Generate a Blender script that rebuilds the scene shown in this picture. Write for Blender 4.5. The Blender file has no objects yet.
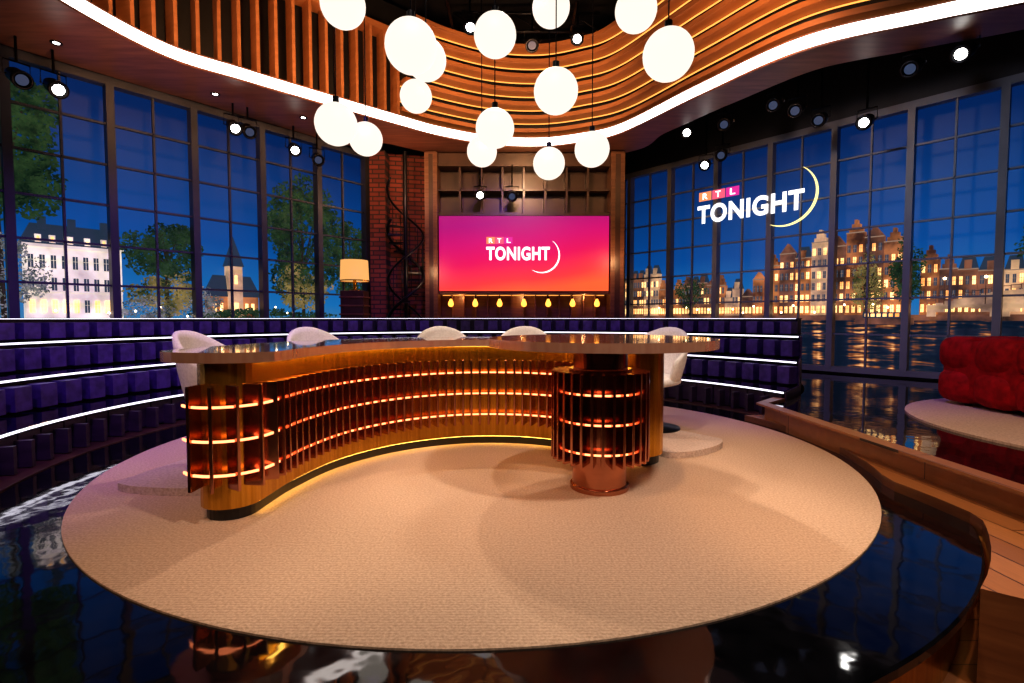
import bpy, math, random
from mathutils import Vector, Matrix
random.seed(7)
scene = bpy.context.scene
R = math.radians

# ------------------------------------------------------------------ materials
def base(name):
    m = bpy.data.materials.new(name); m.use_nodes = True
    nt = m.node_tree; return m, nt, nt.nodes['Principled BSDF']
def pbr(name, col, rough=.5, metal=0., em=None, es=0., coat=0.):
    m, nt, b = base(name)
    b.inputs['Base Color'].default_value = (*col, 1)
    b.inputs['Roughness'].default_value = rough
    b.inputs['Metallic'].default_value = metal
    b.inputs['Coat Weight'].default_value = coat
    if em:
        b.inputs['Emission Color'].default_value = (*em, 1)
        b.inputs['Emission Strength'].default_value = es
    return m
def noise_mat(name, c1, c2, scale=(5,5,5), rough=.5, metal=0., bump=0., detail=4, em=0., coat=0., bscale=None):
    m, nt, b = base(name); N = nt.nodes; L = nt.links
    tc = N.new('ShaderNodeTexCoord'); mp = N.new('ShaderNodeMapping'); mp.inputs['Scale'].default_value = scale
    no = N.new('ShaderNodeTexNoise'); no.inputs['Detail'].default_value = detail; no.inputs['Scale'].default_value = 1
    cr = N.new('ShaderNodeValToRGB')
    cr.color_ramp.elements[0].position = .35; cr.color_ramp.elements[1].position = .65
    cr.color_ramp.elements[0].color = (*c1, 1); cr.color_ramp.elements[1].color = (*c2, 1)
    L.new(tc.outputs['Object'], mp.inputs[0]); L.new(mp.outputs[0], no.inputs['Vector'])
    L.new(no.outputs['Fac'], cr.inputs[0]); L.new(cr.outputs[0], b.inputs['Base Color'])
    b.inputs['Roughness'].default_value = rough; b.inputs['Metallic'].default_value = metal
    b.inputs['Coat Weight'].default_value = coat
    if em: L.new(cr.outputs[0], b.inputs['Emission Color']); b.inputs['Emission Strength'].default_value = em
    if bump:
        bp = N.new('ShaderNodeBump'); bp.inputs['Strength'].default_value = bump; bp.inputs['Distance'].default_value = .02
        if bscale:
            n2 = N.new('ShaderNodeTexNoise'); n2.inputs['Scale'].default_value = bscale
            L.new(tc.outputs['Object'], n2.inputs['Vector']); L.new(n2.outputs['Fac'], bp.inputs['Height'])
        else: L.new(no.outputs['Fac'], bp.inputs['Height'])
        L.new(bp.outputs[0], b.inputs['Normal'])
    return m
def emis(name, col, s): return pbr(name, (0,0,0), .6, 0, col, s)

M_black = noise_mat('black_paint', (.006,.006,.008), (.012,.012,.015), (3,3,3), .6)
M_metal = pbr('black_metal', (.015,.015,.018), .35, .8)
M_gloss = noise_mat('gloss_black_floor', (.002,.002,.003), (.005,.005,.007), (8,8,8), .045, 0, .09, 2, bscale=5)
_g = M_gloss.node_tree.nodes['Principled BSDF']; _g.inputs['Specular IOR Level'].default_value = .6; _g.inputs['IOR'].default_value = 1.6
M_woodL = noise_mat('walnut', (.13,.05,.022), (.20,.085,.036), (3,3,30), .38)
M_woodDk = noise_mat('dark_walnut', (.045,.02,.012), (.075,.034,.02), (3,20,3), .35)
M_woodS = noise_mat('soffit_wood', (.17,.065,.035), (.26,.105,.06), (2,14,2), .4)
M_slat = noise_mat('slat_wood', (.38,.15,.055), (.46,.19,.075), (2,2,14), .42)
M_gold = noise_mat('brushed_gold', (.50,.25,.03), (.70,.38,.06), (40,40,1), .27, .9, .12)
M_copper = noise_mat('copper_fin', (.42,.17,.10), (.50,.22,.13), (4,4,14), .18, .96)
M_coptop = noise_mat('copper_edge', (.82,.44,.32), (.90,.54,.40), (30,30,3), .2, .7)
M_topwood = noise_mat('desk_top_copper', (.34,.15,.095), (.46,.22,.14), (3,18,3), .10, .7, coat=.6)
M_kick = pbr('kick_black', (.01,.01,.012), .3)
M_frame = noise_mat('window_frame_paint', (.05,.055,.07), (.075,.08,.10), (2,2,2), .45, .2)
M_frameR = noise_mat('window_frame_grey_lit', (.12,.13,.16), (.16,.17,.20), (2,2,2), .45, .2)  # paler copy for the right frames, light on them put into the colour
M_led = emis('led_white', (1,.88,.82), 4.0)
M_ledb = emis('led_bench', (.9,.86,1), 2.0)
M_ledo = emis('led_amber', (1,.27,.11), 3.4)
M_ledy = emis('led_yellow', (1,.58,.10), 10)
M_ledw = emis('led_warm_glow', (1,.40,.09), 1.6)
M_globe = emis('opal_glass', (1,.87,.74), 1.0)
M_white = noise_mat('white_fabric', (.74,.71,.69), (.86,.83,.81), (60,60,60), .8)
M_bench = noise_mat('bench_carpet', (.008,.006,.014), (.016,.010,.025), (30,30,30), .45)
M_cush = noise_mat('purple_upholstery', (.05,.03,.11), (.10,.06,.21), (12,12,12), .42)
M_benchpanel = noise_mat('bench_panel', (.03,.018,.032), (.05,.028,.052), (4,4,20), .4)
M_red = noise_mat('red_velvet', (.22,.002,.005), (.42,.004,.010), (14,14,14), .7)
M_red.node_tree.nodes['Principled BSDF'].inputs['Specular IOR Level'].default_value = .2
M_carpet = noise_mat('pale_carpet', (.42,.32,.27), (.58,.46,.4), (60,60,60), .9, 0, .3)
M_lens = emis('lamp_lens', (1,.97,.92), 16)
M_lensdim = emis('lamp_lens_dim', (.25,.4,.8), .12)

def rugmat():
    m, nt, b = base('woven_rug'); N=nt.nodes; L=nt.links
    tc=N.new('ShaderNodeTexCoord'); w=N.new('ShaderNodeTexWave'); w.wave_type='BANDS'; w.bands_direction='Y'
    w.inputs['Scale'].default_value=19; w.inputs['Distortion'].default_value=2.0; w.inputs['Detail'].default_value=3; w.inputs['Detail Scale'].default_value=9
    no=N.new('ShaderNodeTexNoise'); no.inputs['Scale'].default_value=85; no.inputs['Detail'].default_value=4
    mx=N.new('ShaderNodeMath'); mx.operation='MULTIPLY_ADD'; mx.inputs[1].default_value=.18
    cr=N.new('ShaderNodeValToRGB'); cr.color_ramp.elements[0].color=(.36,.25,.178,1); cr.color_ramp.elements[1].color=(.60,.44,.33,1)
    cr.color_ramp.elements[0].position=.33; cr.color_ramp.elements[1].position=.82
    L.new(tc.outputs['Object'],w.inputs['Vector']);L.new(tc.outputs['Object'],no.inputs['Vector'])
    L.new(w.outputs['Fac'],mx.inputs[0]);L.new(no.outputs['Fac'],mx.inputs[2]);L.new(mx.outputs[0],cr.inputs[0]);L.new(cr.outputs[0],b.inputs['Base Color'])
    bp=N.new('ShaderNodeBump');bp.inputs['Strength'].default_value=.5;bp.inputs['Distance'].default_value=.006
    L.new(mx.outputs[0],bp.inputs['Height']);L.new(bp.outputs[0],b.inputs['Normal']);b.inputs['Roughness'].default_value=.92
    return m
M_rug = rugmat()
def plankmat(name,c1,c2,cm,rot=0,bw=1.6,rh=.16,rough=.3):
    m, nt, b = base(name); N=nt.nodes; L=nt.links
    tc=N.new('ShaderNodeTexCoord'); mp=N.new('ShaderNodeMapping'); mp.inputs['Rotation'].default_value=(0,0,rot)
    br=N.new('ShaderNodeTexBrick'); br.inputs['Color1'].default_value=(*c1,1);br.inputs['Color2'].default_value=(*c2,1);br.inputs['Mortar'].default_value=(*cm,1)
    br.inputs['Scale'].default_value=1;br.inputs['Brick Width'].default_value=bw;br.inputs['Row Height'].default_value=rh;br.inputs['Mortar Size'].default_value=.004
    no=N.new('ShaderNodeTexNoise'); mp2=N.new('ShaderNodeMapping'); mp2.inputs['Scale'].default_value=(2,40,2)
    L.new(tc.outputs['Object'],mp.inputs[0]);L.new(mp.outputs[0],br.inputs['Vector']);L.new(mp.outputs[0],mp2.inputs[0]);L.new(mp2.outputs[0],no.inputs['Vector'])
    mx=N.new('ShaderNodeMixRGB');mx.blend_type='MULTIPLY';mx.inputs[0].default_value=.4
    L.new(br.outputs['Color'],mx.inputs[1]);L.new(no.outputs['Fac'],mx.inputs[2]);L.new(mx.outputs[0],b.inputs['Base Color']);b.inputs['Roughness'].default_value=rough
    return m
M_plank = plankmat('oak_planks',(.50,.22,.085),(.35,.145,.052),(.03,.012,.006),rot=R(88))
M_plankd = plankmat('floor_planks_dark',(.20,.09,.045),(.14,.06,.03),(.01,.005,.003))
def brickmat():
    m, nt, b = base('red_brick'); N=nt.nodes; L=nt.links
    tc=N.new('ShaderNodeTexCoord'); sp=N.new('ShaderNodeSeparateXYZ'); cb=N.new('ShaderNodeCombineXYZ')
    L.new(tc.outputs['Object'],sp.inputs[0]);L.new(sp.outputs[0],cb.inputs[0]);L.new(sp.outputs[2],cb.inputs[1])
    br=N.new('ShaderNodeTexBrick');br.inputs['Color1'].default_value=(.24,.055,.035,1);br.inputs['Color2'].default_value=(.13,.03,.02,1);br.inputs['Mortar'].default_value=(.04,.025,.02,1)
    br.inputs['Scale'].default_value=1;br.inputs['Brick Width'].default_value=.24;br.inputs['Row Height'].default_value=.085;br.inputs['Mortar Size'].default_value=.012
    L.new(cb.outputs[0],br.inputs['Vector']);L.new(br.outputs['Color'],b.inputs['Base Color']);b.inputs['Roughness'].default_value=.85
    bp=N.new('ShaderNodeBump');bp.inputs['Strength'].default_value=.6;bp.invert=True;L.new(br.outputs['Fac'],bp.inputs['Height']);L.new(bp.outputs[0],b.inputs['Normal'])
    return m
M_brick = brickmat()
def zgrad(name, stops, z0, z1, strength=1., tilt=0.):
    m, nt, b = base(name); N=nt.nodes; L=nt.links
    tc=N.new('ShaderNodeTexCoord'); sp=N.new('ShaderNodeSeparateXYZ'); mr=N.new('ShaderNodeMapRange')
    mr.inputs[1].default_value=z0; mr.inputs[2].default_value=z1
    cr=N.new('ShaderNodeValToRGB'); e=cr.color_ramp.elements
    e[0].position=stops[0][0]; e[0].color=(*stops[0][1],1); e[1].position=stops[-1][0]; e[1].color=(*stops[-1][1],1)
    for p,c in stops[1:-1]:
        x=e.new(p); x.color=(*c,1)
    no=N.new('ShaderNodeTexNoise'); no.inputs['Scale'].default_value=.9; no.inputs['Detail'].default_value=3
    ad=N.new('ShaderNodeMath'); ad.operation='MULTIPLY_ADD'; ad.inputs[1].default_value=.12
    tl=N.new('ShaderNodeMath'); tl.operation='MULTIPLY_ADD'; tl.inputs[1].default_value=tilt
    L.new(tc.outputs['Object'],sp.inputs[0]); L.new(sp.outputs[2],tl.inputs[2]); L.new(sp.outputs[0],tl.inputs[0]); L.new(tl.outputs[0],mr.inputs[0]); L.new(tc.outputs['Object'],no.inputs['Vector'])
    L.new(no.outputs['Fac'],ad.inputs[0]); L.new(mr.outputs[0],ad.inputs[2]); L.new(ad.outputs[0],cr.inputs[0])
    L.new(cr.outputs[0],b.inputs['Emission Color']); b.inputs['Emission Strength'].default_value=strength; b.inputs['Base Color'].default_value=(0,0,0,1)
    return m
M_sky = zgrad('night_sky', [(0,(.05,.15,.25)),(.14,(.010,.125,.33)),(.45,(.002,.058,.225)),(1,(.0015,.018,.085))], 1.1, 4.3, 1.18)
M_screen = zgrad('screen_gradient', [(0,(1,.16,.03)),(.22,(.9,.05,.05)),(.5,(.72,.006,.10)),(.75,(.58,.003,.15)),(1,(.40,.003,.17))], 1.6, 3.05, 1.0, -.12)
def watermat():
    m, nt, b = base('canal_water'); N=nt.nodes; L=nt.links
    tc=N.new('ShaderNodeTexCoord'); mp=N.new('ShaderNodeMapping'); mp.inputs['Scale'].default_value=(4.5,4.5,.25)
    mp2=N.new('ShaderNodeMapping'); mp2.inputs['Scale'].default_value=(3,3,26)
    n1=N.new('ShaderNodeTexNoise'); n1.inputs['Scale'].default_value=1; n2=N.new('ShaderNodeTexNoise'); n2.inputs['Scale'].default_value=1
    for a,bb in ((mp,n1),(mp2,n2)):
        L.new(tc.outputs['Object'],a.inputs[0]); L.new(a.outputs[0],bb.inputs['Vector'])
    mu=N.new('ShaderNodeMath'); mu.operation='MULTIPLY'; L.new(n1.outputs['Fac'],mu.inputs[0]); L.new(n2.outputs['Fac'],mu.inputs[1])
    cr=N.new('ShaderNodeValToRGB'); e=cr.color_ramp.elements; e[0].position=.2; e[0].color=(.003,.010,.025,1); e[1].position=.44; e[1].color=(1,.5,.2,1)  # orange reflections of the quay lights painted as emission streaks
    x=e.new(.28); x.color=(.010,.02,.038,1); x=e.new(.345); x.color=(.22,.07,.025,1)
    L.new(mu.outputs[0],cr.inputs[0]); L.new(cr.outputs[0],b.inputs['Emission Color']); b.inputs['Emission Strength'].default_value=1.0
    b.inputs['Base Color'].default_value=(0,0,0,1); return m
M_water = watermat()

# ------------------------------------------------------------------ mesh builder
class MB:
    def __init__(s, name, mats): s.n=name; s.mats=mats; s.V=[]; s.F=[]; s.I=[]; s.S=[]
    def add(s, V, F, m=0, smooth=False):
        o=len(s.V); s.V+= [tuple(v) for v in V]
        for f in F: s.F.append(tuple(i+o for i in f)); s.I.append(m); s.S.append(smooth)
    def hexa(s, c, m=0):
        s.add(c, [(3,2,1,0),(4,5,6,7),(0,1,5,4),(1,2,6,5),(2,3,7,6),(3,0,4,7)], m)
    def box(s, x0,x1,y0,y1,z0,z1,m=0):
        s.hexa([(x0,y0,z0),(x1,y0,z0),(x1,y1,z0),(x0,y1,z0),(x0,y0,z1),(x1,y0,z1),(x1,y1,z1),(x0,y1,z1)], m)
    def obox(s, p, d, L, W, z0, z1, m=0):
        n=(-d[1],d[0]); c=[]
        for z in (z0,z1):
            for a,b in ((-1,-1),(1,-1),(1,1),(-1,1)):
                c.append((p[0]+d[0]*a*L/2+n[0]*b*W/2, p[1]+d[1]*a*L/2+n[1]*b*W/2, z))
        s.hexa(c,m)
    def prism(s, poly, z0, z1, ms=0, mt=0, mb=None):
        n=len(poly); V=[(x,y,z0) for x,y in poly]+[(x,y,z1) for x,y in poly]
        s.add(V,[(i,(i+1)%n,n+(i+1)%n,n+i) for i in range(n)],ms)
        s.add([(x,y,z1) for x,y in poly],[tuple(range(n))],mt)
        s.add([(x,y,z0) for x,y in poly],[tuple(range(n-1,-1,-1))],mt if mb is None else mb)
    def lathe(s, prof, cx, cy, m=0, seg=32, smooth=True, cz=0):
        V=[];F=[];k=len(prof)
        for i in range(seg):
            a=2*math.pi*i/seg
            for r,z in prof: V.append((cx+r*math.cos(a),cy+r*math.sin(a),z+cz))
        for i in range(seg):
            j=(i+1)%seg
            for q in range(k-1): F.append((i*k+q,j*k+q,j*k+q+1,i*k+q+1))
        s.add(V,F,m,smooth)
    def cyl(s,cx,cy,r,z0,z1,m=0,seg=32): s.lathe([(0,z0),(r,z0),(r,z1),(0,z1)],cx,cy,m,seg,False)
    def sphere(s,c,r,m=0,seg=24,rings=14,sc=(1,1,1),e=1.):
        V=[];F=[]
        f=lambda v: math.copysign(abs(v)**e,v)
        for i in range(rings+1):
            t=math.pi*i/rings
            for j in range(seg):
                a=2*math.pi*j/seg
                V.append((c[0]+r*sc[0]*f(math.sin(t))*f(math.cos(a)),c[1]+r*sc[1]*f(math.sin(t))*f(math.sin(a)),c[2]+r*sc[2]*f(math.cos(t))))
        for i in range(rings):
            for j in range(seg):
                F.append((i*seg+j,(i+1)*seg+j,(i+1)*seg+(j+1)%seg,i*seg+(j+1)%seg))
        s.add(V,F,m,True)
    def tube(s, path, r, m=0, seg=8):
        V=[];F=[];n=len(path); P=[Vector(p) for p in path]
        for i in range(n):
            t=(P[min(i+1,n-1)]-P[max(i-1,0)]).normalized()
            u=t.cross(Vector((0,0,1)));
            if u.length<1e-3: u=t.cross(Vector((1,0,0)))
            u.normalize(); w=t.cross(u)
            for k in range(seg):
                a=2*math.pi*k/seg; V.append(P[i]+u*r*math.cos(a)+w*r*math.sin(a))
        for i in range(n-1):
            for k in range(seg): F.append((i*seg+k,i*seg+(k+1)%seg,(i+1)*seg+(k+1)%seg,(i+1)*seg+k))
        F.append(tuple(range(seg))); F.append(tuple((n-1)*seg+k for k in range(seg)))
        s.add(V,F,m,True)
    def arcslab(s, C, r0,r1,z0,z1,a0,a1,n,m=0, a0b=None):
        if a0b is None: a0b=a0
        V=[];F=[]
        for i in range(n+1):
            t=i/n; ai=R(a0+(a1-a0)*t); ao=R(a0b+(a1-a0b)*t)
            V+=[(C[0]+r0*math.cos(ai),C[1]+r0*math.sin(ai),z0),(C[0]+r1*math.cos(ao),C[1]+r1*math.sin(ao),z0),
                (C[0]+r1*math.cos(ao),C[1]+r1*math.sin(ao),z1),(C[0]+r0*math.cos(ai),C[1]+r0*math.sin(ai),z1)]
        for i in range(n):
            for k in range(4): F.append((i*4+k,i*4+(k+1)%4,(i+1)*4+(k+1)%4,(i+1)*4+k))
        F.append((3,2,1,0)); F.append((n*4,n*4+1,n*4+2,n*4+3)); s.add(V,F,m)
    def strip(s, path, o0,o1,z0,z1,m=0):
        V=[];F=[];n=len(path)
        for p,q in path:
            for o,z in ((o0,z0),(o1,z0),(o1,z1),(o0,z1)): V.append((p[0]+q[0]*o,p[1]+q[1]*o,z))
        for i in range(n-1):
            for k in range(4): F.append((i*4+k,i*4+(k+1)%4,(i+1)*4+(k+1)%4,(i+1)*4+k))
        F.append((3,2,1,0)); e=(n-1)*4; F.append((e,e+1,e+2,e+3)); s.add(V,F,m)
    def make(s, bevel=0, parent=None, normals=True):
        me=bpy.data.meshes.new(s.n); me.from_pydata(s.V,[],s.F)
        for m in s.mats: me.materials.append(m)
        me.polygons.foreach_set('material_index',s.I); me.polygons.foreach_set('use_smooth',s.S); me.update()
        if normals:
            import bmesh
            bm=bmesh.new(); bm.from_mesh(me); bmesh.ops.recalc_face_normals(bm,faces=bm.faces); bm.to_mesh(me); bm.free()
        o=bpy.data.objects.new(s.n,me); scene.collection.objects.link(o)
        if bevel:
            b=o.modifiers.new('bevel','BEVEL'); b.width=bevel; b.segments=2; b.limit_method='ANGLE'
        if parent: o.parent=parent
        return o
def empty(name):
    o=bpy.data.objects.new(name,None); o.empty_display_size=.1; scene.collection.objects.link(o); return o
def catmull(pts, step):
    P=[Vector(p) for p in pts]; P=[2*P[0]-P[1]]+P+[2*P[-1]-P[-2]]; out=[]
    for i in range(1,len(P)-2):
        for k in range(24):
            t=k/24; a,b,c,d=P[i-1:i+3]
            out.append(.5*((2*b)+(c-a)*t+(2*a-5*b+4*c-d)*t*t+(-a+3*b-3*c+d)*t**3))
    out.append(P[-2]); return resample(out,step)
def resample(out,step):
    L=[0]
    for i in range(1,len(out)): L.append(L[-1]+(out[i]-out[i-1]).length)
    n=max(2,int(L[-1]/step)); res=[]; j=0
    for k in range(n+1):
        s=L[-1]*k/n
        while j<len(L)-2 and L[j+1]<s: j+=1
        f=(s-L[j])/max(1e-9,L[j+1]-L[j]); res.append(out[j].lerp(out[j+1],f))
    return res
def withn(pts):
    r=[]
    for i,p in enumerate(pts):
        t=(pts[min(i+1,len(pts)-1)]-pts[max(i-1,0)]).normalized(); r.append((p,Vector((-t.y,t.x))))
    return r

C=(-.25,4.5)
class Fr:
    def __init__(s,O,d,n): s.O=O;s.d=d;s.n=n
    def P(s,a,o,z): return (s.O[0]+s.d[0]*a+s.n[0]*o, s.O[1]+s.d[1]*a+s.n[1]*o, z)
FL=Fr((-2.83,10.04),(-.628,-.778),(-.778,.628))
FRt=Fr((2.81,11.23),(.657,-.754),(.754,.657))
def fbox(mb,fr,s0,s1,o0,o1,z0,z1,m=0):
    mb.hexa([fr.P(s0,o0,z0),fr.P(s1,o0,z0),fr.P(s1,o1,z0),fr.P(s0,o1,z0),fr.P(s0,o0,z1),fr.P(s1,o0,z1),fr.P(s1,o1,z1),fr.P(s0,o1,z1)],m)

# ------------------------------------------------------------------ room shell
b=MB('floor',[M_plankd]); b.box(-15,16,-4,13,-.45,-.35); b.make()
b=MB('ceiling',[M_black]); b.box(-15,16,-4,13,6.6,6.7); b.make()
b=MB('wall_left',[M_black]); fbox(b,FL,-.05,16.8,.0,.12,-.35,1.0); fbox(b,FL,-.05,16.8,0,.12,4.2,6.6); fbox(b,FL,9.0,16.8,0,.12,1.0,4.2); b.make()
b=MB('wall_right',[M_black]); fbox(b,FRt,-.7,18.9,.0,.12,-.35,.28); fbox(b,FRt,-.7,18.9,0,.12,4.2,6.6); fbox(b,FRt,8.7,18.9,0,.12,.28,4.2); b.make()
b=MB('wall_front',[M_black]); b.box(-13.6,15.6,-3.2,-3.05,-.35,6.6); b.make()
b=MB('wall_back',[M_black]); b.box(-1.6,2.3,10.62,10.72,-.35,6.6)
b.hexa([(2.2,10.62,-.35),(2.4,11.8,-.35),(2.3,11.8,-.35),(2.1,10.62,-.35),(2.2,10.62,6.6),(2.4,11.8,6.6),(2.3,11.8,6.6),(2.1,10.62,6.6)])
b.box(-2.9,-1.6,10.62,10.72,4.3,6.6); b.make()
b=MB('wall_brick',[M_brick,M_woodDk]); b.hexa([(-2.83,10.06,-.35),(-1.62,10.3,-.35),(-1.62,10.5,-.35),(-2.83,10.26,-.35),(-2.83,10.06,4.3),(-1.62,10.3,4.3),(-1.62,10.5,4.3),(-2.83,10.26,4.3)])
b.box(-2.70,-2.40,9.82,10.12,-.35,4.26,0); b.make()

def window(name, fr, ms, sill, head, mat):
    b=MB(name,[mat])
    for s in ms: fbox(b,fr,s-.045,s+.045,-.05,.1,sill,head)
    for i in range(len(ms)-1):
        a,c=ms[i],ms[i+1]; fbox(b,fr,(a+c)/2-.013,(a+c)/2+.013,.0,.05,sill,head)
    z=sill; k=int(round((head-sill)/.56)); dz=(head-sill)/k
    for i in range(1,k): fbox(b,fr,ms[0],ms[-1],.0,.05,sill+dz*i-.014,sill+dz*i+.014)
    fbox(b,fr,ms[0]-.1,ms[-1],-.04,.1,sill-.06,sill+.03); fbox(b,fr,ms[0]-.1,ms[-1],-.04,.1,head-.03,head+.08)
    return b.make()
window('window_1',FL,[0,1,2,3,4,5,6,7,8,9],1.0,4.2,M_frame)
window('window_2',FRt,[-.6,-.3+.0,.7,1.7,2.7,3.7,4.7,5.7,6.7,7.7,8.7],.28,4.2,M_frameR)

# backdrops
b=MB('sky_backdrop',[M_sky]); fbox(b,FL,-.9,10,.62,.66,.9,4.5); b.make()
b=MB('sky_backdrop',[M_sky]); fbox(b,FRt,-1.4,10,.62,.66,1.05,4.5); b.make()
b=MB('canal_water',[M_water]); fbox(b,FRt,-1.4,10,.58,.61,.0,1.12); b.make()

M_manor=noise_mat('manor_wall',(.45,.38,.34),(.95,.82,.70),(2.5,2.5,2.5),.8,em=.9)
M_roof=emis('roof_slate',(.02,.035,.06),1)
M_winlit=noise_mat('lit_window',(.6,.22,.05),(1,.72,.30),(3,3,3),.8,em=2.0)
M_windk=emis('dark_window',(.035,.05,.08),1)
M_brk1=noise_mat('facade_brown',(.045,.018,.012),(.42,.16,.06),(3,3,3),.8,em=.9)
M_brk2=noise_mat('facade_dark',(.025,.016,.016),(.20,.085,.05),(3,3,3),.8,em=.9)
M_brk3=noise_mat('facade_pale',(.16,.10,.075),(.60,.38,.22),(3,3,3),.8,em=.85)
M_leaf=noise_mat('leaf_dark',(.004,.014,.009),(.028,.06,.024),(6,6,6),.8,em=.8)
M_leaf2=noise_mat('leaf_lit',(.02,.035,.012),(.26,.20,.07),(5,5,5),.8,em=.8)
M_leaf3=noise_mat('leaf_frost',(.02,.04,.045),(.28,.28,.27),(9,9,9),.8,em=.65)
M_trunk=emis('bark',(.02,.014,.01),1)
M_lampw=emis('street_light_glow',(1,.72,.38),10)

b=MB('manor_house',[M_manor,M_roof,M_winlit,M_windk])
fbox(b,FL,3.82,4.84,.42,.56,1.0,2.05,0)
b.add([FL.P(3.78,.40,2.05),FL.P(4.88,.40,2.05),FL.P(4.76,.5,2.33),FL.P(3.9,.5,2.33),FL.P(3.78,.58,2.05),FL.P(4.88,.58,2.05),FL.P(4.76,.56,2.33),FL.P(3.9,.56,2.33)],
      [(0,1,2,3),(4,5,6,7),(0,3,7,4),(1,2,6,5),(3,2,6,7),(0,1,5,4)],1)
fbox(b,FL,3.80,4.86,.39,.43,2.02,2.06,0); fbox(b,FL,3.82,4.84,.40,.43,1.44,1.46,0)
for i in range(9):
    for j in range(3):
        s=3.89+i*.111; z=1.17+j*.29
        fbox(b,FL,s-.026,s+.026,.405,.43,z,z+.17, 2 if (j==0 and i%3) or (i*3+j*5)%6==0 else 3)
        fbox(b,FL,s-.002,s+.002,.40,.41,z,z+.17,0); fbox(b,FL,s-.026,s+.026,.40,.41,z+.1,z+.104,0)
for s in (4.0,4.35,4.65): fbox(b,FL,s-.04,s+.04,.44,.5,2.25,2.42,1)
for s in (4.02,4.2,4.38,4.56,4.7): fbox(b,FL,s-.03,s+.03,.40,.46,2.08,2.18,0); fbox(b,FL,s-.015,s+.015,.395,.4,2.09,2.16,2)
b.make()
b=MB('church',[M_brk3,M_roof,M_winlit,M_brk1])
fbox(b,FL,1.9,2.7,.44,.56,1.0,1.45,3)
b.add([FL.P(1.86,.42,1.45),FL.P(2.74,.42,1.45),FL.P(2.6,.5,1.8),FL.P(2.0,.5,1.8),FL.P(1.86,.58,1.45),FL.P(2.74,.58,1.45)],[(0,1,2,3),(5,4,3,2),(0,3,4),(1,5,2)],1)
fbox(b,FL,2.18,2.4,.38,.54,1.0,1.95,0)
b.add([FL.P(2.16,.36,1.95),FL.P(2.42,.36,1.95),FL.P(2.42,.56,1.95),FL.P(2.16,.56,1.95),FL.P(2.29,.46,2.45)],[(0,1,4),(1,2,4),(2,3,4),(3,0,4)],1)
for s in (2.0,2.1,2.5,2.6): fbox(b,FL,s-.02,s+.02,.42,.46,1.17,1.34,2)
fbox(b,FL,2.27,2.31,.36,.4,1.66,1.8,2); fbox(b,FL,2.26,2.32,.36,.4,1.1,1.35,2)
b.make()
def tree(name,fr,s,z,rs,rz,mat,n=900,trunk=True,off=.32,size=.05,clus=9,zb=1.0):
    b=MB(name,[mat,M_trunk])
    if trunk:
        b.tube([fr.P(s,off,zb),fr.P(s+.02,off,(z+zb)/2),fr.P(s,off,z)],.03,1,6)
        for k in range(6):
            a=random.uniform(0,math.pi); b.tube([fr.P(s,off,z-rz*.5),fr.P(s+rs*.6*math.cos(a),off,z+rz*.6*math.sin(a))],.012,1,5)
    cl=[(0,0,.5)]
    for k in range(clus):
        a=6.283*k/clus+random.uniform(-.3,.3); q=random.uniform(.35,.8); cl.append((q*math.cos(a),q*math.sin(a),random.uniform(.2,.4)))
    for i in range(n):
        c=random.choice(cl); a=random.uniform(0,6.283); q=random.random()**.6*c[2]*1.12
        ss=s+(c[0]+q*math.cos(a))*rs; zz=z+(c[1]+q*math.sin(a))*rz; oo=off+random.uniform(-.12,.12)
        if zz<zb-.05: continue
        t=random.uniform(0,6.283); l=size*random.uniform(.5,1.2); w=l*.5
        ca,sa=math.cos(t),math.sin(t)
        b.add([fr.P(ss-ca*l,oo,zz-sa*l),fr.P(ss+sa*w,oo+.01,zz-ca*w),fr.P(ss+ca*l,oo,zz+sa*l),fr.P(ss-sa*w,oo-.01,zz+ca*w)],[(0,1,2,3)],0)
    return b.make(normals=False)
tree('tree',FL,5.05,3.1,.85,1.05,M_leaf,5200,True,.3,.04,13)
tree('tree',FL,3.3,2.1,.48,.45,M_leaf,3400,True,.28,.028,10)
tree('tree',FL,3.3,1.45,.5,.35,M_leaf2,1300,False,.22,.028)
tree('tree',FL,1.15,2.55,.85,1.1,M_leaf,6000,True,.3,.038,14)
tree('tree',FL,1.2,1.6,.55,.45,M_leaf2,1500,False,.22,.03)
tree('tree',FL,.15,2.2,.4,.8,M_leaf,2500,True,.3,.035)
tree('frosted_shrub',FL,5.05,1.6,.40,.5,M_leaf3,1700,False,.25,.02)
tree('frosted_shrub',FL,3.6,1.22,.4,.2,M_leaf3,900,False,.2,.02)
tree('frosted_shrub',FL,2.85,1.3,.35,.28,M_leaf3,900,False,.2,.02)
tree('hedge',FL,1.9,1.14,1.1,.12,M_leaf,1500,False,.25,.03,14,1.06)
tree('tree',FL,7.2,2.6,1.2,1.3,M_leaf,1500,True,.3,.06)
b=MB('garden_lights',[M_lampw])
for s in (2.95,3.1,3.45,3.75,4.05,1.75,1.55,4.6,.9,2.62): b.sphere(FL.P(s,.14,random.uniform(1.12,1.3)),.014,0,8,6)
b.make()

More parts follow.
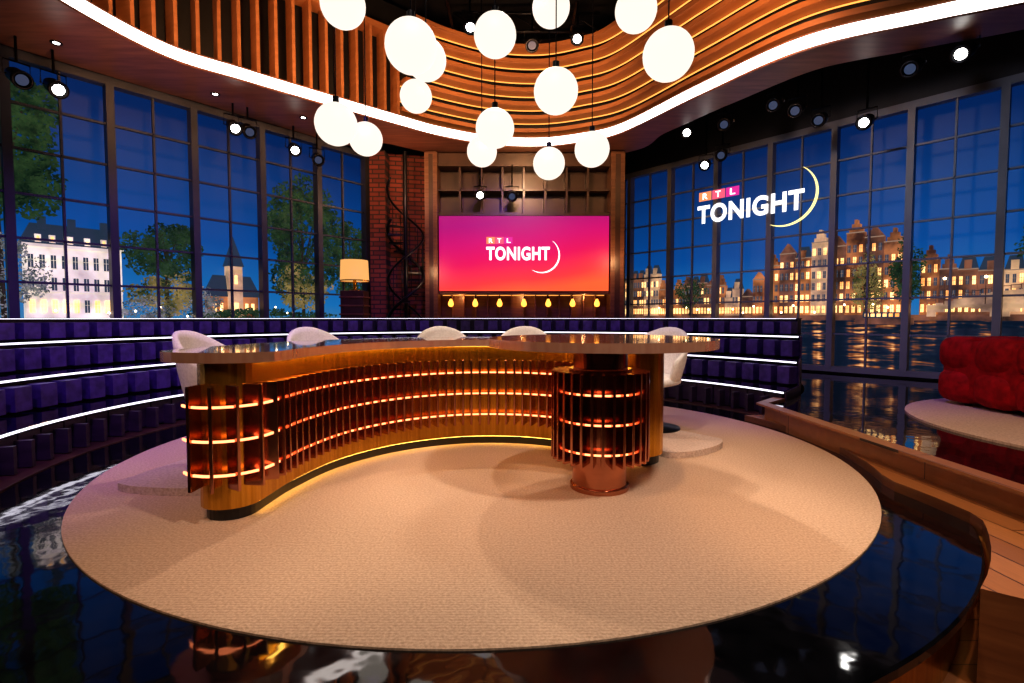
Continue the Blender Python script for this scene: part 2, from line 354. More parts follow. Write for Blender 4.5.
def house(b,s0,s1,h,mw,style):
    zb=1.14; fbox(b,FRt,s0,s1,.44,.56,zb,h,mw); w=s1-s0; m=(s0+s1)/2
    if style==0:
        b.add([FRt.P(s0,.44,h),FRt.P(s1,.44,h),FRt.P(m,.44,h+w*.7),FRt.P(s0,.56,h),FRt.P(s1,.56,h),FRt.P(m,.56,h+w*.7)],[(0,1,2),(3,5,4),(0,2,5,3),(1,4,5,2)],mw)
    elif style==1:
        for k in range(3): fbox(b,FRt,s0+w*.14*(k+1),s1-w*.14*(k+1),.44,.56,h+.07*k,h+.07*(k+1),mw)
    else:
        b.add([FRt.P(s0,.44,h),FRt.P(s1,.44,h),FRt.P(s1-w*.2,.5,h+.2),FRt.P(s0+w*.2,.5,h+.2),FRt.P(s0,.56,h),FRt.P(s1,.56,h)],[(0,1,2,3),(0,3,4),(1,5,2),(3,2,5,4)],4)
        fbox(b,FRt,m-.04,m+.04,.42,.5,h,h+.13,mw)
    fbox(b,FRt,s0-.005,s1+.005,.43,.45,h-.012,h+.006,5)
    nc=3; rows=int((h-zb)/.2)
    for r in range(rows):
        for c in range(nc):
            s=s0+w*(c+.5)/nc; z=zb+.05+r*.2
            lit = r==0 or random.random()<.4
            fbox(b,FRt,s-w/nc*.24,s+w/nc*.24,.42,.445,z,z+.12,3 if lit else 6)
            fbox(b,FRt,s-w/nc*.03,s+w/nc*.03,.415,.43,z,z+.12,5)
            fbox(b,FRt,s-w/nc*.24,s+w/nc*.24,.415,.43,z+.06,z+.066,5)
M_trim=emis('facade_trim',(.26,.17,.12),1)
HM=[M_brk1,M_brk2,M_brk3,M_winlit,M_roof,M_trim,M_windk]
b=MB('canal_house_row',HM)
x=2.45; hs=[2.15,2.35,2.25,2.5,2.4,2.6,2.5,2.4]
for k,h in enumerate(hs):
    w=.265; house(b,x,x+w-.008,h-.08,[0,1,0,2,1,0,1,0][k],[1,0,2,1,0,1,0,1][k]); x+=w
b.make()
b=MB('canal_house_row',HM); x=4.78
for k in range(14):
    w=random.uniform(.2,.28); house(b,x,x+w-.006,random.uniform(1.65,2.0),random.choice([0,1,1,2]),random.choice([0,1,2])); x+=w
b.make()
b=MB('canal_house_row',HM); x=-1.3
while x<2.3:
    w=random.uniform(.15,.22); house(b,x,x+w-.006,random.uniform(1.5,1.85)+(.3 if x<.1 else 0),random.choice([0,1,2]),random.choice([0,1,2])); x+=w
b.make()
b=MB('stone_bridge',[M_brk3,M_brk2,M_lampw,M_metal])
for k in range(24):
    t0=k/24;t1=(k+1)/24; s0=4.9+2.4*t0; s1=4.9+2.4*t1
    zt=1.28+.22*math.sin(math.pi*(t0+t1)/2); ar=abs(((t0+t1)/2*3)%1-.5)*2; zl=1.08+.22*max(0,1-ar**2)*.8
    fbox(b,FRt,s0,s1,.28,.36,zl,zt,0); fbox(b,FRt,s0,s1,.27,.28,zt+.06,zt+.07,1)
    fbox(b,FRt,s0,s0+.01,.27,.28,zt,zt+.07,1)
for s in (5.1,5.55,6.0,6.5): b.sphere(FRt.P(s,.26,1.68),.02,2,8,6); b.tube([FRt.P(s,.26,1.3),FRt.P(s,.26,1.68)],.006,1,5)
b.make()
b=MB('quay_lamps',[M_lampw,M_brk2])
fbox(b,FRt,-1.4,9,.38,.57,1.06,1.15,1)
for s in (.0,.25,.5,.9,1.15,1.4,1.9,2.1,2.3,2.6,2.8,3.0,3.35,3.6,3.8,4.2,4.4,4.6): b.sphere(FRt.P(s,.34,random.choice([1.2,1.27,1.32])),.017,0,8,6)
b.make()
b=MB('canal_boat',[M_brk2,M_winlit,M_roof])
fbox(b,FRt,4.0,4.75,.2,.30,1.0,1.1,0); fbox(b,FRt,4.1,4.6,.21,.29,1.1,1.19,2)
for k in range(6): fbox(b,FRt,4.13+k*.08,4.18+k*.08,.2,.21,1.12,1.17,1)
b.make()
tree('tree',FRt,4.1,1.65,.26,.48,M_leaf2,1300,True,.3,.02,8,1.15)
tree('tree',FRt,4.62,1.8,.26,.5,M_leaf,1700,True,.3,.022,8,1.15)
tree('tree',FRt,1.0,1.6,.35,.35,M_leaf,900,True,.3,.022,8,1.15)
tree('tree',FRt,6.2,2.1,.4,.5,M_leaf,1400,True,.26,.025,8,1.2)

# ------------------------------------------------------------------ platform / floors
b=MB('stage_platform',[M_gloss,M_gold,M_ledw])
b.lathe([(0,-.012),(3.26,-.012),(3.27,-.02),(3.27,-.05),(3.22,-.055)],C[0],C[1],0,160,False)
b.lathe([(3.2,-.055),(3.2,-.349)],C[0],C[1],1,160,True)
b.lathe([(3.21,-.075),(3.222,-.075),(3.222,-.09),(3.21,-.09)],C[0],C[1],2,160,False)
b.make(normals=False)
b=MB('round_rug',[M_rug]); b.lathe([(0,.0),(2.82,.0),(2.84,-.004),(2.84,-.012)],C[0]+.03,C[1],0,160,False); b.make(normals=False)
def cpt(r,a): return (C[0]+r*math.cos(R(a)),C[1]+r*math.sin(R(a)))
poly=[cpt(2.95,a) for a in range(20,-24,-3)]+[cpt(2.95+.34*min(1,(-24-a)/10),a) for a in range(-25,-38,-2)]+[cpt(3.29,a) for a in range(-39,-52,-3)]+[(2.4,1.5),(3.2,1.5),(3.2,5.5)]
b=MB('floor_wood_step',[M_plank,M_woodL]); b.prism(poly,-.35,.05,1,0); b.make()
poly=[(2.72,1.3),(2.66,5.35),(3.02,5.66)]
for k in range(0,8): 
    r=3.55+k*.2; poly.append(cpt(r+.02,18.8+(r-3.5)*8.4))
poly+=[cpt(5.1,a) for a in range(34,58,4)]+[(2.4,8.9),(2.4,10.55),(2.5,11.5),(8.0,5.3),(9.5,3.5),(9.5,1.3)]
b=MB('floor_raised',[M_gloss,M_plank]); b.prism(poly,-.35,.19,1,0); b.make()
b=MB('trim_step_edge',[M_plank,emis('step_led',(1,.42,.1),12)])
e=withn([Vector(p) for p in ((3.0,5.66),(2.66,5.35),(2.72,1.3))])
b.strip(e,-.09,.035,.191,.21,0); b.strip(e,.003,.012,.180,.188,1); b.strip(e,.012,.03,.172,.190,0); b.make()
b=MB('oval_carpet',[M_carpet]); b.lathe([(0,.215),(1.74,.215),(1.78,.208),(1.78,.19)],5.3,3.95,0,96,False); b.make(normals=False)

# ------------------------------------------------------------------ benches
b=MB('tiered_bench',[M_bench,M_ledb,M_cush,M_benchpanel,M_woodDk,M_gloss])
A=lambda r:19.5+(r-3.5)*8.4
E=212
rows=[(3.50,.28),(4.10,.57),(4.70,.86)]
b.arcslab(C,3.28,3.5,-.35,-.005,A(3.4),E,100,4)
for k,(r,z) in enumerate(rows):
    r2=rows[k+1][0] if k<2 else 5.02
    b.arcslab(C,r+.03,r2+.06,-.35,z-.03,A(r),E,110,0,A(r2))
    b.arcslab(C,r-.03,r2,z-.03,z,A(r),E,110,5,A(r2))
    b.arcslab(C,r-.042,r-.03,z-.021,z-.003,A(r),E,110,1)
    b.hexa([(*cpt(rr,A(rr)-dd),zz) for zz in (-.34 if k==0 else .0,z+.0) for rr,dd in ((r-.04,.0),(r2,.0),(r2,.35),(r-.04,.35))],3)
b.arcslab(C,5.0,5.1,-.35,1.085,A(5.0),E,110,0)
b.arcslab(C,4.97,5.12,1.085,1.098,A(5.0),E,110,0)
b.arcslab(C,4.965,4.97,1.088,1.094,A(5.0),E,110,1)
def pads(r0,r1,z0,z1,step,m,gap):
    rr=(r0+r1)/2; da=step/rr*57.3; a=A(rr)+.6
    while a+da<E:
        b.arcslab(C,r0,r1,z0,z1,a,a+da-gap/rr*57.3,2,m); a+=da
pads(3.95,4.13,.30,.51,.25,2,.085); pads(4.55,4.73,.59,.80,.25,2,.085); pads(4.84,5.0,.88,1.05,.25,2,.085)
pads(3.38,3.52,.0,.20,.20,3,.16)
pads(3.49,3.535,.01,.24,.24,3,.015)
b.make(bevel=.008)

# ------------------------------------------------------------------ desk
ctrl=[(-1.58,2.86),(-1.54,3.3),(-1.38,3.82),(-1.02,4.28),(-.5,4.56),(.05,4.58),(.5,4.40),(.82,4.12),(1.02,3.86)]
P=withn(catmull(ctrl,.05))
def outline(P,of,ob,b0,b1):
    n=12; f=[p+q*of for p,q in P]; k=[p+q*ob for p,q in P]; out=list(f)
    def cap(A0,B0,d,bul):
        m=(A0+B0)/2; h=(A0-B0)/2; return [m+h*math.cos(math.pi*i/n)+d*bul*math.sin(math.pi*i/n) for i in range(1,n)]
    t1=(P[-1][0]-P[-2][0]).normalized(); t0=(P[0][0]-P[1][0]).normalized()
    out+=cap(f[-1],k[-1],t1,b1); out+=k[::-1]; out+=cap(k[0],f[0],t0,b0)
    return out
desk=empty('anchor_desk')
b=MB('body',[M_gold,M_kick,M_ledy])
b.prism([tuple(v) for v in outline(P,-.16,.16,.16,.1)],.07,.86,0)
b.prism([tuple(v) for v in outline(P,-.13,.13,.13,.07)],.0,.07,1)
b.make(parent=desk)
b=MB('glow_strips',[M_ledy,M_ledo])
b.strip(P,-.155,-.134,.0670,.0695,0)
b.strip(P,-.20,-.17,.856,.860,0)
o=outline(P,-.16,.16,.16,.1)
nf=len(P)
loop=o[-9:]+o[:nf]
loop=resample(loop,.02)
Ln=withn(loop)
for z in (.27,.45,.63): 
    b.strip(Ln,-.080,-.070,z,z+.012,1)
b.make(parent=desk)
b=MB('fins',[M_copper])
acc=.05;tot=0
for i in range(1,len(Ln)):
    dl=(Ln[i][0]-Ln[i-1][0]).length; acc+=dl; tot+=dl
    if acc>=.078:
        acc=0; p,n=Ln[i]; d0=(-n[0],-n[1])
        tl=R(34)*max(0,min(1,(.50-tot)/.15))
        d=(d0[0]*math.cos(tl)-d0[1]*math.sin(tl), d0[0]*math.sin(tl)+d0[1]*math.cos(tl))
        dep=.105
        c=(p[0]+d0[0]*.004+d[0]*dep/2,p[1]+d0[1]*.004+d[1]*dep/2)
        b.obox(c,d,dep,.018,.19,.745)
b.make(parent=desk,bevel=.003)
b=MB('desk_top',[M_coptop,M_topwood])
b.prism([tuple(v) for v in outline(P,-.30,.38,.20,.15)],.862,.918,0,1,0)
b.make(parent=desk,bevel=.014)
tc=(.57,3.32)
def ell(cx,cy,rx,ry,n=96): return [(cx+rx*math.cos(2*math.pi*i/n),cy+ry*math.sin(2*math.pi*i/n)) for i in range(n)]
b=MB('round_top',[M_coptop,M_topwood]); b.prism(ell(tc[0],tc[1],.72,.74),.919,.972,0,1,0); b.make(parent=desk,bevel=.014)
b=MB('pedestal',[M_copper,M_ledo,M_gold])
px,py=.57,3.30
b.cyl(px,py,.175,.0,.918,0,48); b.lathe([(.19,0),(.19,.03),(.175,.035)],px,py,0,48)
b.cyl(px,py,.2,.17,.78,0,48)
for z in (.27,.45,.63): b.lathe([(.27,z),(.278,z),(.278,z+.012),(.27,z+.012),(.27,z)],px,py,1,64,False)
for i in range(30):
    a=2*math.pi*i/30; d=(math.cos(a),math.sin(a)); dep=.115
    b.obox((px+d[0]*(.2+dep/2),py+d[1]*(.2+dep/2)),d,dep,.018,.20,.765,0)
b.make(parent=desk,bevel=.003)

b=MB('chair_dais',[M_carpet]); b.prism([tuple(v) for v in outline(P[6:],.22,.98,.1,.15)],.001,.05,0); b.make(bevel=.01)

def chair(x,y,ang,z=.052):
    b=MB('desk_chair',[M_white,M_metal])
    V=[];F=[];na,nz=22,8
    for t,off in ((0,0.),(1,.035)):
        for i in range(na+1):
            th=R(-115+230*i/na); top=.17+.33*max(0,math.cos(th*.72))**1.3
            for j in range(nz+1):
                f=j/nz; r=.20+.07*math.sin(f*1.5)+off; zz=.46+top*f-.02*off
                V.append((r*math.cos(th),r*math.sin(th),zz))
    o=(na+1)*(nz+1); idx=lambda t,i,j:t*o+i*(nz+1)+j
    for i in range(na):
        for j in range(nz):
            F.append((idx(0,i,j),idx(0,i,j+1),idx(0,i+1,j+1),idx(0,i+1,j))); F.append((idx(1,i,j),idx(1,i+1,j),idx(1,i+1,j+1),idx(1,i,j+1)))
        F.append((idx(0,i,nz),idx(1,i,nz),idx(1,i+1,nz),idx(0,i+1,nz))); F.append((idx(0,i,0),idx(0,i+1,0),idx(1,i+1,0),idx(1,i,0)))
    for i in (0,na):
        for j in range(nz): F.append((idx(0,i,j),idx(1,i,j),idx(1,i,j+1),idx(0,i,j+1)))
    b.add(V,F,0,True)
    b.sphere((-.02,0,.46),.235,0,24,10,(1,1,.25),.7)
    b.cyl(0,0,.03,.02,.42,1,12); b.lathe([(0,.0),(.24,.0),(.24,.012),(.06,.03),(.03,.06)],0,0,1,32)
    ob=b.make(); ob.location=(x,y,z); ob.rotation_euler=(0,0,ang); return ob
for x,y,a in ((-2.08,3.68,180),(-1.87,5.0,140),(-.72,5.4,105),(.12,5.42,85),(1.36,4.86,45)): chair(x,y,R(a))

# ------------------------------------------------------------------ sofa
b=MB('tufted_sofa',[M_red,M_metal])
SX,SY=.42,-.55
def puff(x,y,z,sx,sy,sz): b.sphere((x+SX,y+SY,z),1,0,20,12,(sx/2*1.06,sy/2*1.06,sz/2*1.06),.62)
def core(x0,x1,y0,y1,z0,z1): b.sphere(((x0+x1)/2+SX,(y0+y1)/2+SY,(z0+z1)/2),1,0,16,10,((x1-x0)/2,(y1-y0)/2,(z1-z0)/2),.3)
def grid(x0,y0,z0,w,d,h,nx,ny,nz):
    for i in range(nx):
        for j in range(ny):
            for k in range(nz): puff(x0+w*(i+.5)/nx,y0+d*(j+.5)/ny,z0+h*(k+.5)/nz,w/nx,d/ny,h/nz)
    core(x0+.03,x0+w-.03,y0+.03,y0+d-.03,z0+.02,z0+h-.03)
grid(4.06,4.72,.245,.34,1.25,.66,1,3,2)
for i in range(2):
    grid(4.42+i*.95,4.72,.245,.93,.93,.36,2,2,1)
    grid(4.42+i*.95,5.66,.245,.93,.32,.66,2,1,2)
for x in (4.2,5.3,6.2):
    for y in (4.9,5.7): b.cyl(x+SX,y+SY,.03,.216,.34,1,10)
b.make()

# ------------------------------------------------------------------ media wall
b=MB('media_wall',[M_woodL,M_woodDk,M_ledw,M_black,M_slat])
Yf=9.95
for x0,x1 in ((-1.66,-1.42),(1.88,2.14)):
    b.box(x0,x1,Yf-.12,10.5,-.35,4.25,0)
    b.box(x0+.08,x1-.08,Yf-.126,Yf-.12,-.2,4.2,1)
b.box(-1.42,1.88,10.3,10.4,-.35,1.6,0)
b.box(-1.42,1.88,10.3,10.4,1.6,4.25,1)
b.box(-1.42,1.88,Yf-.04,10.3,3.06,3.12,1)
b.box(-1.42,1.88,Yf-.04,10.3,1.56,1.60,0)
b.box(-1.42,1.88,Yf-.04,10.3,1.06,1.12,0)
b.box(-1.42,1.88,Yf-.04,10.3,-.35,1.06,1)
b.box(-1.42,1.88,Yf-.02,10.3,4.0,4.25,1)
for i in range(1,8): 
    x=-1.42+3.3*i/8; b.box(x-.02,x+.02,Yf+.05,10.3,3.12,4.0,1)
b.box(-1.42,1.88,Yf+.05,10.3,3.55,3.58,1)
for i in range(1,14):
    x=-1.42+3.3*i/14; b.box(x-.01,x+.01,Yf+.15,10.3,1.12,1.56,0)
b.box(-1.38,1.84,10.24,10.26,1.545,1.555,2)
b.box(-1.38,1.84,10.24,10.26,3.12,3.13,2)
b.make()
b=MB('hanging_bulbs',[emis('filament',(1,.36,.05),3.0),M_metal])
for i in range(7):
    x=-1.19+.474*i; b.tube([(x,10.0,1.56),(x,10.0,1.50)],.006,1,6); b.lathe([(0,1.505),(.02,1.5),(.022,1.46),(.05,1.40),(.055,1.365),(.04,1.33),(0,1.315)],x,10.0,0,16)
    b.cyl(x,10.0,.023,1.47,1.51,1,12)
b.make()
scr=empty('video_screen')
b=MB('panel',[M_screen,M_black]); b.box(-1.40,1.86,9.90,9.92,1.62,3.05,0); b.box(-1.41,1.87,9.921,9.94,1.605,3.058,1); b.make(parent=scr)
def textobj(body,pos,xdir,size,width,mat,parent,bold=.02,name='lettering',sp=1.1):
    cu=bpy.data.curves.new(name,'FONT'); cu.body=body; cu.size=size; cu.offset=bold*size; cu.extrude=.004; cu.space_character=sp
    cu.materials.append(mat); o=bpy.data.objects.new(name,cu); scene.collection.objects.link(o)
    bpy.context.view_layer.update(); w=o.dimensions.x
    X=Vector((xdir[0],xdir[1],0)); Yv=Vector((0,0,1)); Z=X.cross(Yv)
    m=Matrix((( X.x,Yv.x,Z.x,pos[0]),(X.y,Yv.y,Z.y,pos[1]),(X.z,Yv.z,Z.z,pos[2]),(0,0,0,1)))
    sc=width/w; o.parent=parent; o.matrix_world=m@Matrix.Diagonal((sc,1,1,1)); return o
M_txt=emis('logo_white',(1,.95,.95),1.5); M_yel=emis('logo_yellow',(1,.85,.3),1.5)
M_t=[emis('tile_orange',(1,.3,.12),1.0),emis('tile_pink',(.9,.12,.2),1.0),emis('tile_magenta',(.7,.03,.3),1.0)]
def crescent(parent,fn,r,a0,a1,w,mat):
    b=MB('crescent',[mat]);V=[];F=[];n=48
    for i in range(n+1):
        t=i/n;a=R(a0+(a1-a0)*t); ww=w*(.12+math.sin(math.pi*t)**.8)
        V.append(fn(r*math.cos(a),r*math.sin(a))); V.append(fn((r-ww)*math.cos(a),(r-ww)*math.sin(a)))
    for i in range(n): F.append((2*i,2*i+1,2*i+3,2*i+2))
    b.add(V,F,0); b.make(parent=parent,normals=False)
textobj('TONIGHT',(-.49,9.89,2.22),(1,0),.34,1.22,M_txt,scr,.034)
crescent(scr,lambda x,z:(.58+x,9.885,2.30+z),.34,-125,55,.028,M_txt)
for i,ch in enumerate('RTL'):
    b=MB('logo_tile',[M_t[i]]); b.box(-.49+i*.17,-.33+i*.17,9.887,9.893,2.52,2.65); b.make(parent=scr)
    textobj(ch,(-.45+i*.17,9.885,2.54),(1,0),.12,.075,M_txt,scr,.02)
sg=empty('illuminated_sign')
def WP(s,z,o=-.07): return FRt.P(s,o,z)
textobj('TONIGHT',WP(1.36,2.95),FRt.d,.46,1.93,M_txt,sg,.034)
crescent(sg,lambda x,z:WP(2.98+x,3.2+z),.52,-118,58,.042,M_yel)
for i,ch in enumerate('RTL'):
    b=MB('logo_tile',[M_t[i]]); fbox(b,FRt,1.38+i*.27,1.63+i*.27,-.07,-.065,3.37,3.54); b.make(parent=sg)
    textobj(ch,WP(1.45+i*.27,3.40,-.078),FRt.d,.16,.1,M_txt,sg,.02)

b=MB('spiral_staircase',[M_metal]); sx,sy=-2.0,9.70
b.cyl(sx,sy,.04,-.35,4.2,0,16)
hel=[];hel2=[]
for i in range(80):
    a=i*.13; z=.9+i*.035; hel.append((sx+.33*math.cos(a),sy+.3*math.sin(a),z)); hel2.append((sx+.33*math.cos(a),sy+.3*math.sin(a),z-.75))
b.tube(hel,.022,0,8); b.tube(hel2,.03,0,8)
for i in range(0,80,4):
    b.tube([hel[i],hel2[i]],.008,0,5)
    a=i*.13; z=hel2[i][2]
    b.add([(sx,sy,z),(sx+.33*math.cos(a),sy+.3*math.sin(a),z),(sx+.33*math.cos(a+.45),sy+.3*math.sin(a+.45),z),(sx,sy,z-.03),(sx+.33*math.cos(a),sy+.3*math.sin(a),z-.03),(sx+.33*math.cos(a+.45),sy+.3*math.sin(a+.45),z-.03)],[(0,1,2),(5,4,3),(0,3,4,1),(1,4,5,2),(2,5,3,0)],0)
b.make()
lx,ly=-2.80,9.15
b=MB('lamp_cabinet',[M_woodDk,M_woodL])
b.box(lx-.2,lx+.2,ly-.18,ly+.18,-.35,1.58,0)
for z in (1.15,1.3,1.45): b.box(lx-.22,lx+.22,ly-.2,ly+.2,z,z+.03,1)
b.make(bevel=.005)
b=MB('table_lamp',[emis('lamp_shade',(1,.50,.16),.8),M_gold,M_metal])
b.lathe([(.25,1.76),(.235,2.12),(.23,2.12),(.245,1.76)],lx,ly,0,40); b.cyl(lx,ly,.03,1.582,1.8,1,16); b.cyl(lx,ly,.1,1.582,1.6,1,24); b.lathe([(.252,1.75),(.252,1.77)],lx,ly,1,40)
b.make()

# ------------------------------------------------------------------ canopy
led=[(-4.1,2.9),(-4.5,4.0),(-4.56,5.15),(-4.24,6.35),(-3.6,7.03),(-2.77,7.8),(-1.85,8.62),(-1.27,9.1),(-.4,9.55),(.5,9.66),(1.25,9.42),(1.89,8.95),(2.7,7.45),(3.46,6.25),(4.5,5.65),(5.4,5.2),(6.3,4.5),(7.2,3.5)]
pts=catmull(led,.08); LP=withn(pts)
b=MB('ceiling_canopy',[M_woodS,M_led,M_woodDk,M_slat,M_ledw,M_black])
V=[];F=[]
def outer(p,q):
    nL=Vector((.778,-.628)); x=p.x
    dw=(-8.42-nL.dot(p)); den=nL.dot(q)
    tw=dw/den if abs(den)>.2 else 3
    if x<-1.9: return max(.5,min(tw,3.0)) if tw>0 else 2.0
    if x<-1.2: return .9
    if x<1.9: return .95
    return .62
offs=[outer(p,q) for p,q in LP]
for k in range(6): offs=[(offs[max(i-1,0)]+offs[i]+offs[min(i+1,len(offs)-1)])/3 for i in range(len(offs))]
for (p,q),o_ in zip(LP,offs):
    g=p+q*o_
    if g.y>10.58: g.y=10.58
    V+=[(p.x,p.y,4.27),(g.x,g.y,4.27),(g.x,g.y,4.42),(p.x,p.y,4.42)]
n=len(LP)
for i in range(n-1):
    a=i*4;c=(i+1)*4; F+=[(a,c,c+1,a+1)]
b.add(V,F,0); b.add(V,[(i*4+1,(i+1)*4+1,(i+1)*4+2,i*4+2) for i in range(n-1)],2); b.add(V,[(i*4+2,(i+1)*4+2,(i+1)*4+3,i*4+3) for i in range(n-1)],5)
b.strip(LP,-.02,.0,4.28,4.43,1)
b.strip(LP,-.03,.02,4.255,4.279,0)
b.strip(LP,.34,.38,4.42,6.4,5)
b.strip(LP,.0,.34,4.43,4.46,0)
spl=next(i for i,(p,q) in enumerate(LP) if p.x>-1.7)
for i in range(2,spl,3):
    p,q=LP[i]; b.obox((p.x+q.x*.16,p.y+q.y*.16),(q.x,q.y),.24,.045,4.48,5.75,3)
b.strip(LP[:spl],.05,.33,5.75,5.85,3)
b.strip(LP[:spl],.325,.338,4.50,4.54,4)
for k in range(7):
    z=4.57+k*.215; inn=.08-.08*k
    b.strip(LP[spl-2:],inn,inn+.24,z,z+.07,3)
    b.strip(LP[spl-2:],inn+.2,inn+.215,z-.028,z-.014,4)
b.make(normals=True)
b=MB('ceiling_downlights',[M_lens,M_metal])
for x,y in ((-5.25,6.05),(-4.2,7.4),(-3.3,8.25)): b.cyl(x,y,.03,4.262,4.268,0,16); b.lathe([(.036,4.26),(.06,4.26),(.06,4.27)],x,y,1,24)
b.make()

G=[(-1.47,4.58,3.82),(-.748,3.89,3.11),(-.82,5.0,3.56),(-.154,4.78,3.67),(.4,5.4,4.28),(-1.636,4.85,2.9),(-1.717,6.12,3.2),(-1.163,6.33,3.78),(.382,4.55,3.07),(-.17,5.2,2.99),(-.387,6.7,3.24),(.448,6.3,2.97),(.889,5.78,2.97),(1.153,4.9,3.96),(1.2,4.03,3.12)]
for g in G:
    b=MB('globe_pendant_lamp',[M_globe,M_metal]); b.sphere((0,0,0),.192,0,32,20); b.cyl(0,0,.03,.182,.25,1,16); b.tube([(0,0,.25),(0,0,6.6-g[2])],.006,1,6)
    o=b.make(); o.location=g

def stage_light(x,y,z,top,tx,ty,tz,on):
    b=MB('stage_light',[M_metal,M_lens if on else M_lensdim])
    d=(Vector((tx,ty,tz))-Vector((x,y,z))).normalized()
    q=d.to_track_quat('Z','Y').to_matrix()
    bb=MB('t',[]); bb.lathe([(0,-.16),(.06,-.15),(.085,-.05),(.085,.1),(.1,.13),(.1,.16),(.075,.16),(.075,.14)],0,0,0,20)
    b.add([q@Vector(v)+Vector((x,y,z)) for v in bb.V],bb.F,0,True)
    bb=MB('t',[]); bb.lathe([(0,.145),(.06,.145)],0,0,0,20)
    b.add([q@Vector(v)+Vector((x,y,z)) for v in bb.V],bb.F,1,False)
    s=q@Vector((1,0,0)); s.z=0; s.normalize()
    c=Vector((x,y,z)); b.tube([c+s*.09,c+s*.12,c+s*.12+Vector((0,0,.16)),c-s*.12+Vector((0,0,.16)),c-s*.12,c-s*.09],.01,0,6)
    b.tube([c+Vector((0,0,.16)),Vector((x,y,top))],.014,0,6)
    b.make(normals=False)
for (x,y,z,on) in ((-5.43,6.2,3.84,1),(-5.58,5.9,3.82,0),(-4.12,7.7,3.93,1),(-3.98,7.85,3.93,0),(-3.61,8.6,3.9,1),(-3.3,8.8,3.8,0)):
    stage_light(x,y,z,4.26,0,3,.5,on)
for (x,y,z,on) in ((3.04,9.0,4.32,1),(3.47,9.3,3.85,1),(3.6,8.9,3.9,0),(4.9,7.2,3.82,1),(5.19,6.0,4.15,1),(4.91,6.4,4.17,0),(3.93,7.8,4.3,0),(3.4,8.3,4.2,0),(4.5,7.6,4.0,0),(4.1,7.5,4.1,0)):
    stage_light(x,y,z,5.9,0,3,1.0,on)
stage_light(-.6,9.8,3.42,3.99,-.2,0,1.0,1); stage_light(0.0,9.8,3.42,3.99,0,4,1.0,0)
for (x,y,z,on) in ((-.6,7.5,5.3,1),(.3,7.8,5.2,0),(1.0,8.0,5.4,1),(-1.1,6.5,5.4,0),(.9,6.6,5.3,0),(2.2,6.4,5.5,1),(3.0,5.0,5.4,0)):
    stage_light(x,y,z,5.9,0,3,0,on)
b=MB('lighting_truss',[M_metal])
for y in (3,5,7,9): 
    xa,xb=(-4,5) if y<9 else (-1,1.5)
    for dz in (0,.3): b.tube([(xa,y,6.0+dz),(xb,y,6.0+dz)],.028,0,6)
    for k in range(int((xb-xa)*2)): b.tube([(xa+k*.5,y,6.0 if k%2 else 6.3),(xa+.5+k*.5,y,6.3 if k%2 else 6.0)],.013,0,5)
for x in (-3,-1,1,3): b.tube([(x,2.5,5.97),(x,6.5 if abs(x)>2 else 8.9,5.97)],.028,0,6)
b.make()

# ------------------------------------------------------------------ lights
def spot(name,loc,tgt,power,col,ang,blend=.5,rad=.1):
    l=bpy.data.lights.new(name,'SPOT'); l.energy=power; l.color=col; l.spot_size=R(ang); l.spot_blend=blend; l.shadow_soft_size=rad
    o=bpy.data.objects.new(name,l); scene.collection.objects.link(o); o.location=loc
    o.rotation_euler=(Vector(tgt)-Vector(loc)).to_track_quat('-Z','Y').to_euler(); return o
def point(name,loc,power,col,rad=.1):
    l=bpy.data.lights.new(name,'POINT'); l.energy=power; l.color=col; l.shadow_soft_size=rad
    o=bpy.data.objects.new(name,l); scene.collection.objects.link(o); o.location=loc
W=(1,.82,.66)
spot('key_spot',(2.4,.2,5.7),(.6,2.9,0),920,W,52,.9,.18)
spot('key_spot',(-2.6,-.2,5.7),(-.6,3.2,0),280,(1,.70,.50),60,.5,.18)
spot('gobo_spot',(-.2,7.5,5.7),(.5,2.4,0),480,(1,.80,.62),28,.5,.08)
spot('rim_spot',(3.4,8.2,5.6),(1.5,4.2,0),900,(1,.85,.7),26,.3,.05)
spot('desk_spot',(-1.5,.0,3.9),(-1.2,3.6,.4),210,(1,.62,.38),50,.6,.1)
spot('desk_spot',(1.4,.2,3.9),(.6,3.6,.4),190,(1,.6,.42),46,.6,.1)
spot('desk_top_spot',(0,6.6,5.6),(-.4,4.2,.9),360,(1,.75,.55),50,.5,.1)
spot('chair_spot',(-.2,2.2,5.6),(-.4,5.2,.9),320,(1,.86,.76),62,.8,.1)
pu=(.38,.15,1)
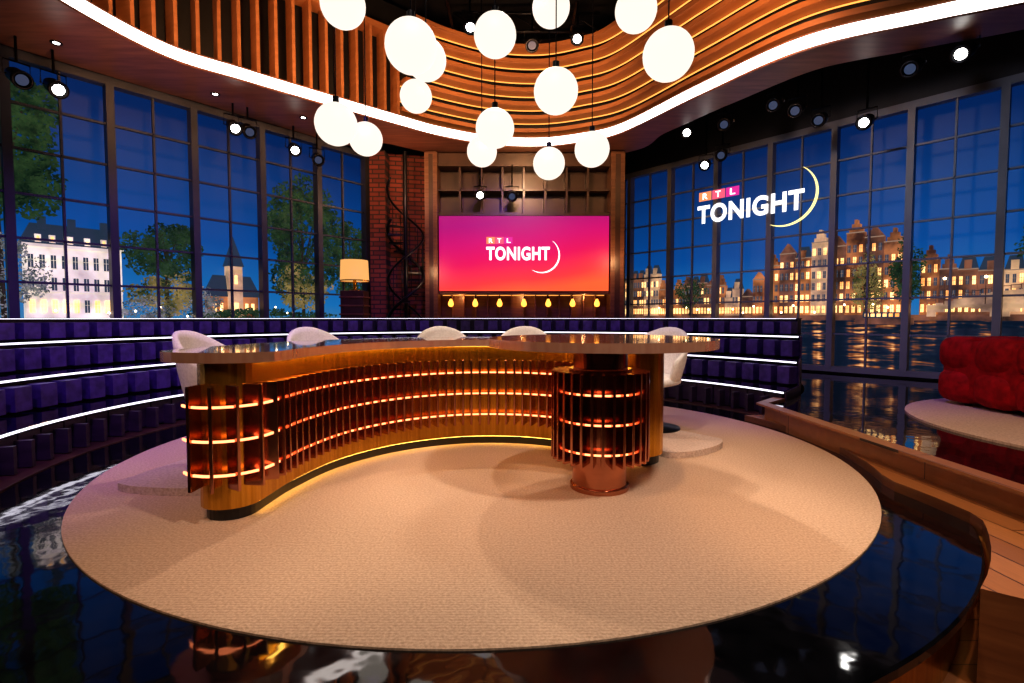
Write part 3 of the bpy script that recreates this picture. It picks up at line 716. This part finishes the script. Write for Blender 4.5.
for x,y,t in ((-2.6,3.0,(-4.5,5.2,.5)),(-1.5,4.5,(-3.6,7.6,.6)),(0,5,(-.4,9.2,.7)),(1.2,4.6,(3.3,7.4,.5)),(-3.0,1.8,(-4.6,3.7,.4))):
    spot('purple_wash',(x,y,4.6),t,340,pu,75,.8,.2)
spot('sofa_spot',(2.2,1.0,5.0),(5.4,4.5,.5),360,(1,.7,.55),50,.5,.1)
spot('step_spot',(1.4,.8,5.2),(2.8,3.0,0),480,(1,.58,.28),45,.6,.1)
for x,y in ((-3.6,6.2),(-2.3,7.5),(3.1,6.6)): spot('fascia_wash',(x+.8*(-1 if x>0 else 1),y-1.2,4.2),(x,y+.6,5.0),190,(1,.50,.22),110,.8,.2)
spot('fascia_wash',(.3,7.2,4.3),(.3,10,5.0),250,(1,.54,.26),120,.8,.2)
spot('soffit_wash',(-3.8,5.0,2.4),(-4.4,7.0,4.3),120,(1,.55,.32),100,.9,.3)
spot('frame_wash',(2.0,5.0,4.0),(6.0,8.0,2.5),140,(.75,.8,1),80,.8,.2)
point('brick_wash',(-2.0,9.2,3.4),18,(1,.5,.3),.1)
point('column_wash',(-1.5,9.4,2.0),9,(1,.6,.3)); point('column_wash',(1.95,9.4,2.2),14,(1,.55,.25))
point('cove_glow',(.2,9.5,3.7),14,(1,.72,.4))
for x in (-1.0,.2,1.4): point('niche_glow',(x,10.05,1.5),2.8,(1,.5,.2),.03)
w=bpy.data.worlds.new('world'); scene.world=w; w.use_nodes=True
w.node_tree.nodes['Background'].inputs[0].default_value=(.03,.028,.05,1); w.node_tree.nodes['Background'].inputs[1].default_value=.5

cam=bpy.data.cameras.new('camera'); cam.lens=18; cam.sensor_width=36; cam.clip_start=.05
co=bpy.data.objects.new('camera',cam); scene.collection.objects.link(co); co.location=(0,0,1.1); co.rotation_euler=(R(90-2.63),0,0)
scene.camera=co
scene.view_settings.view_transform='Standard'
try: scene.view_settings.look='Medium High Contrast'
except Exception: pass
scene.view_settings.exposure=0.05
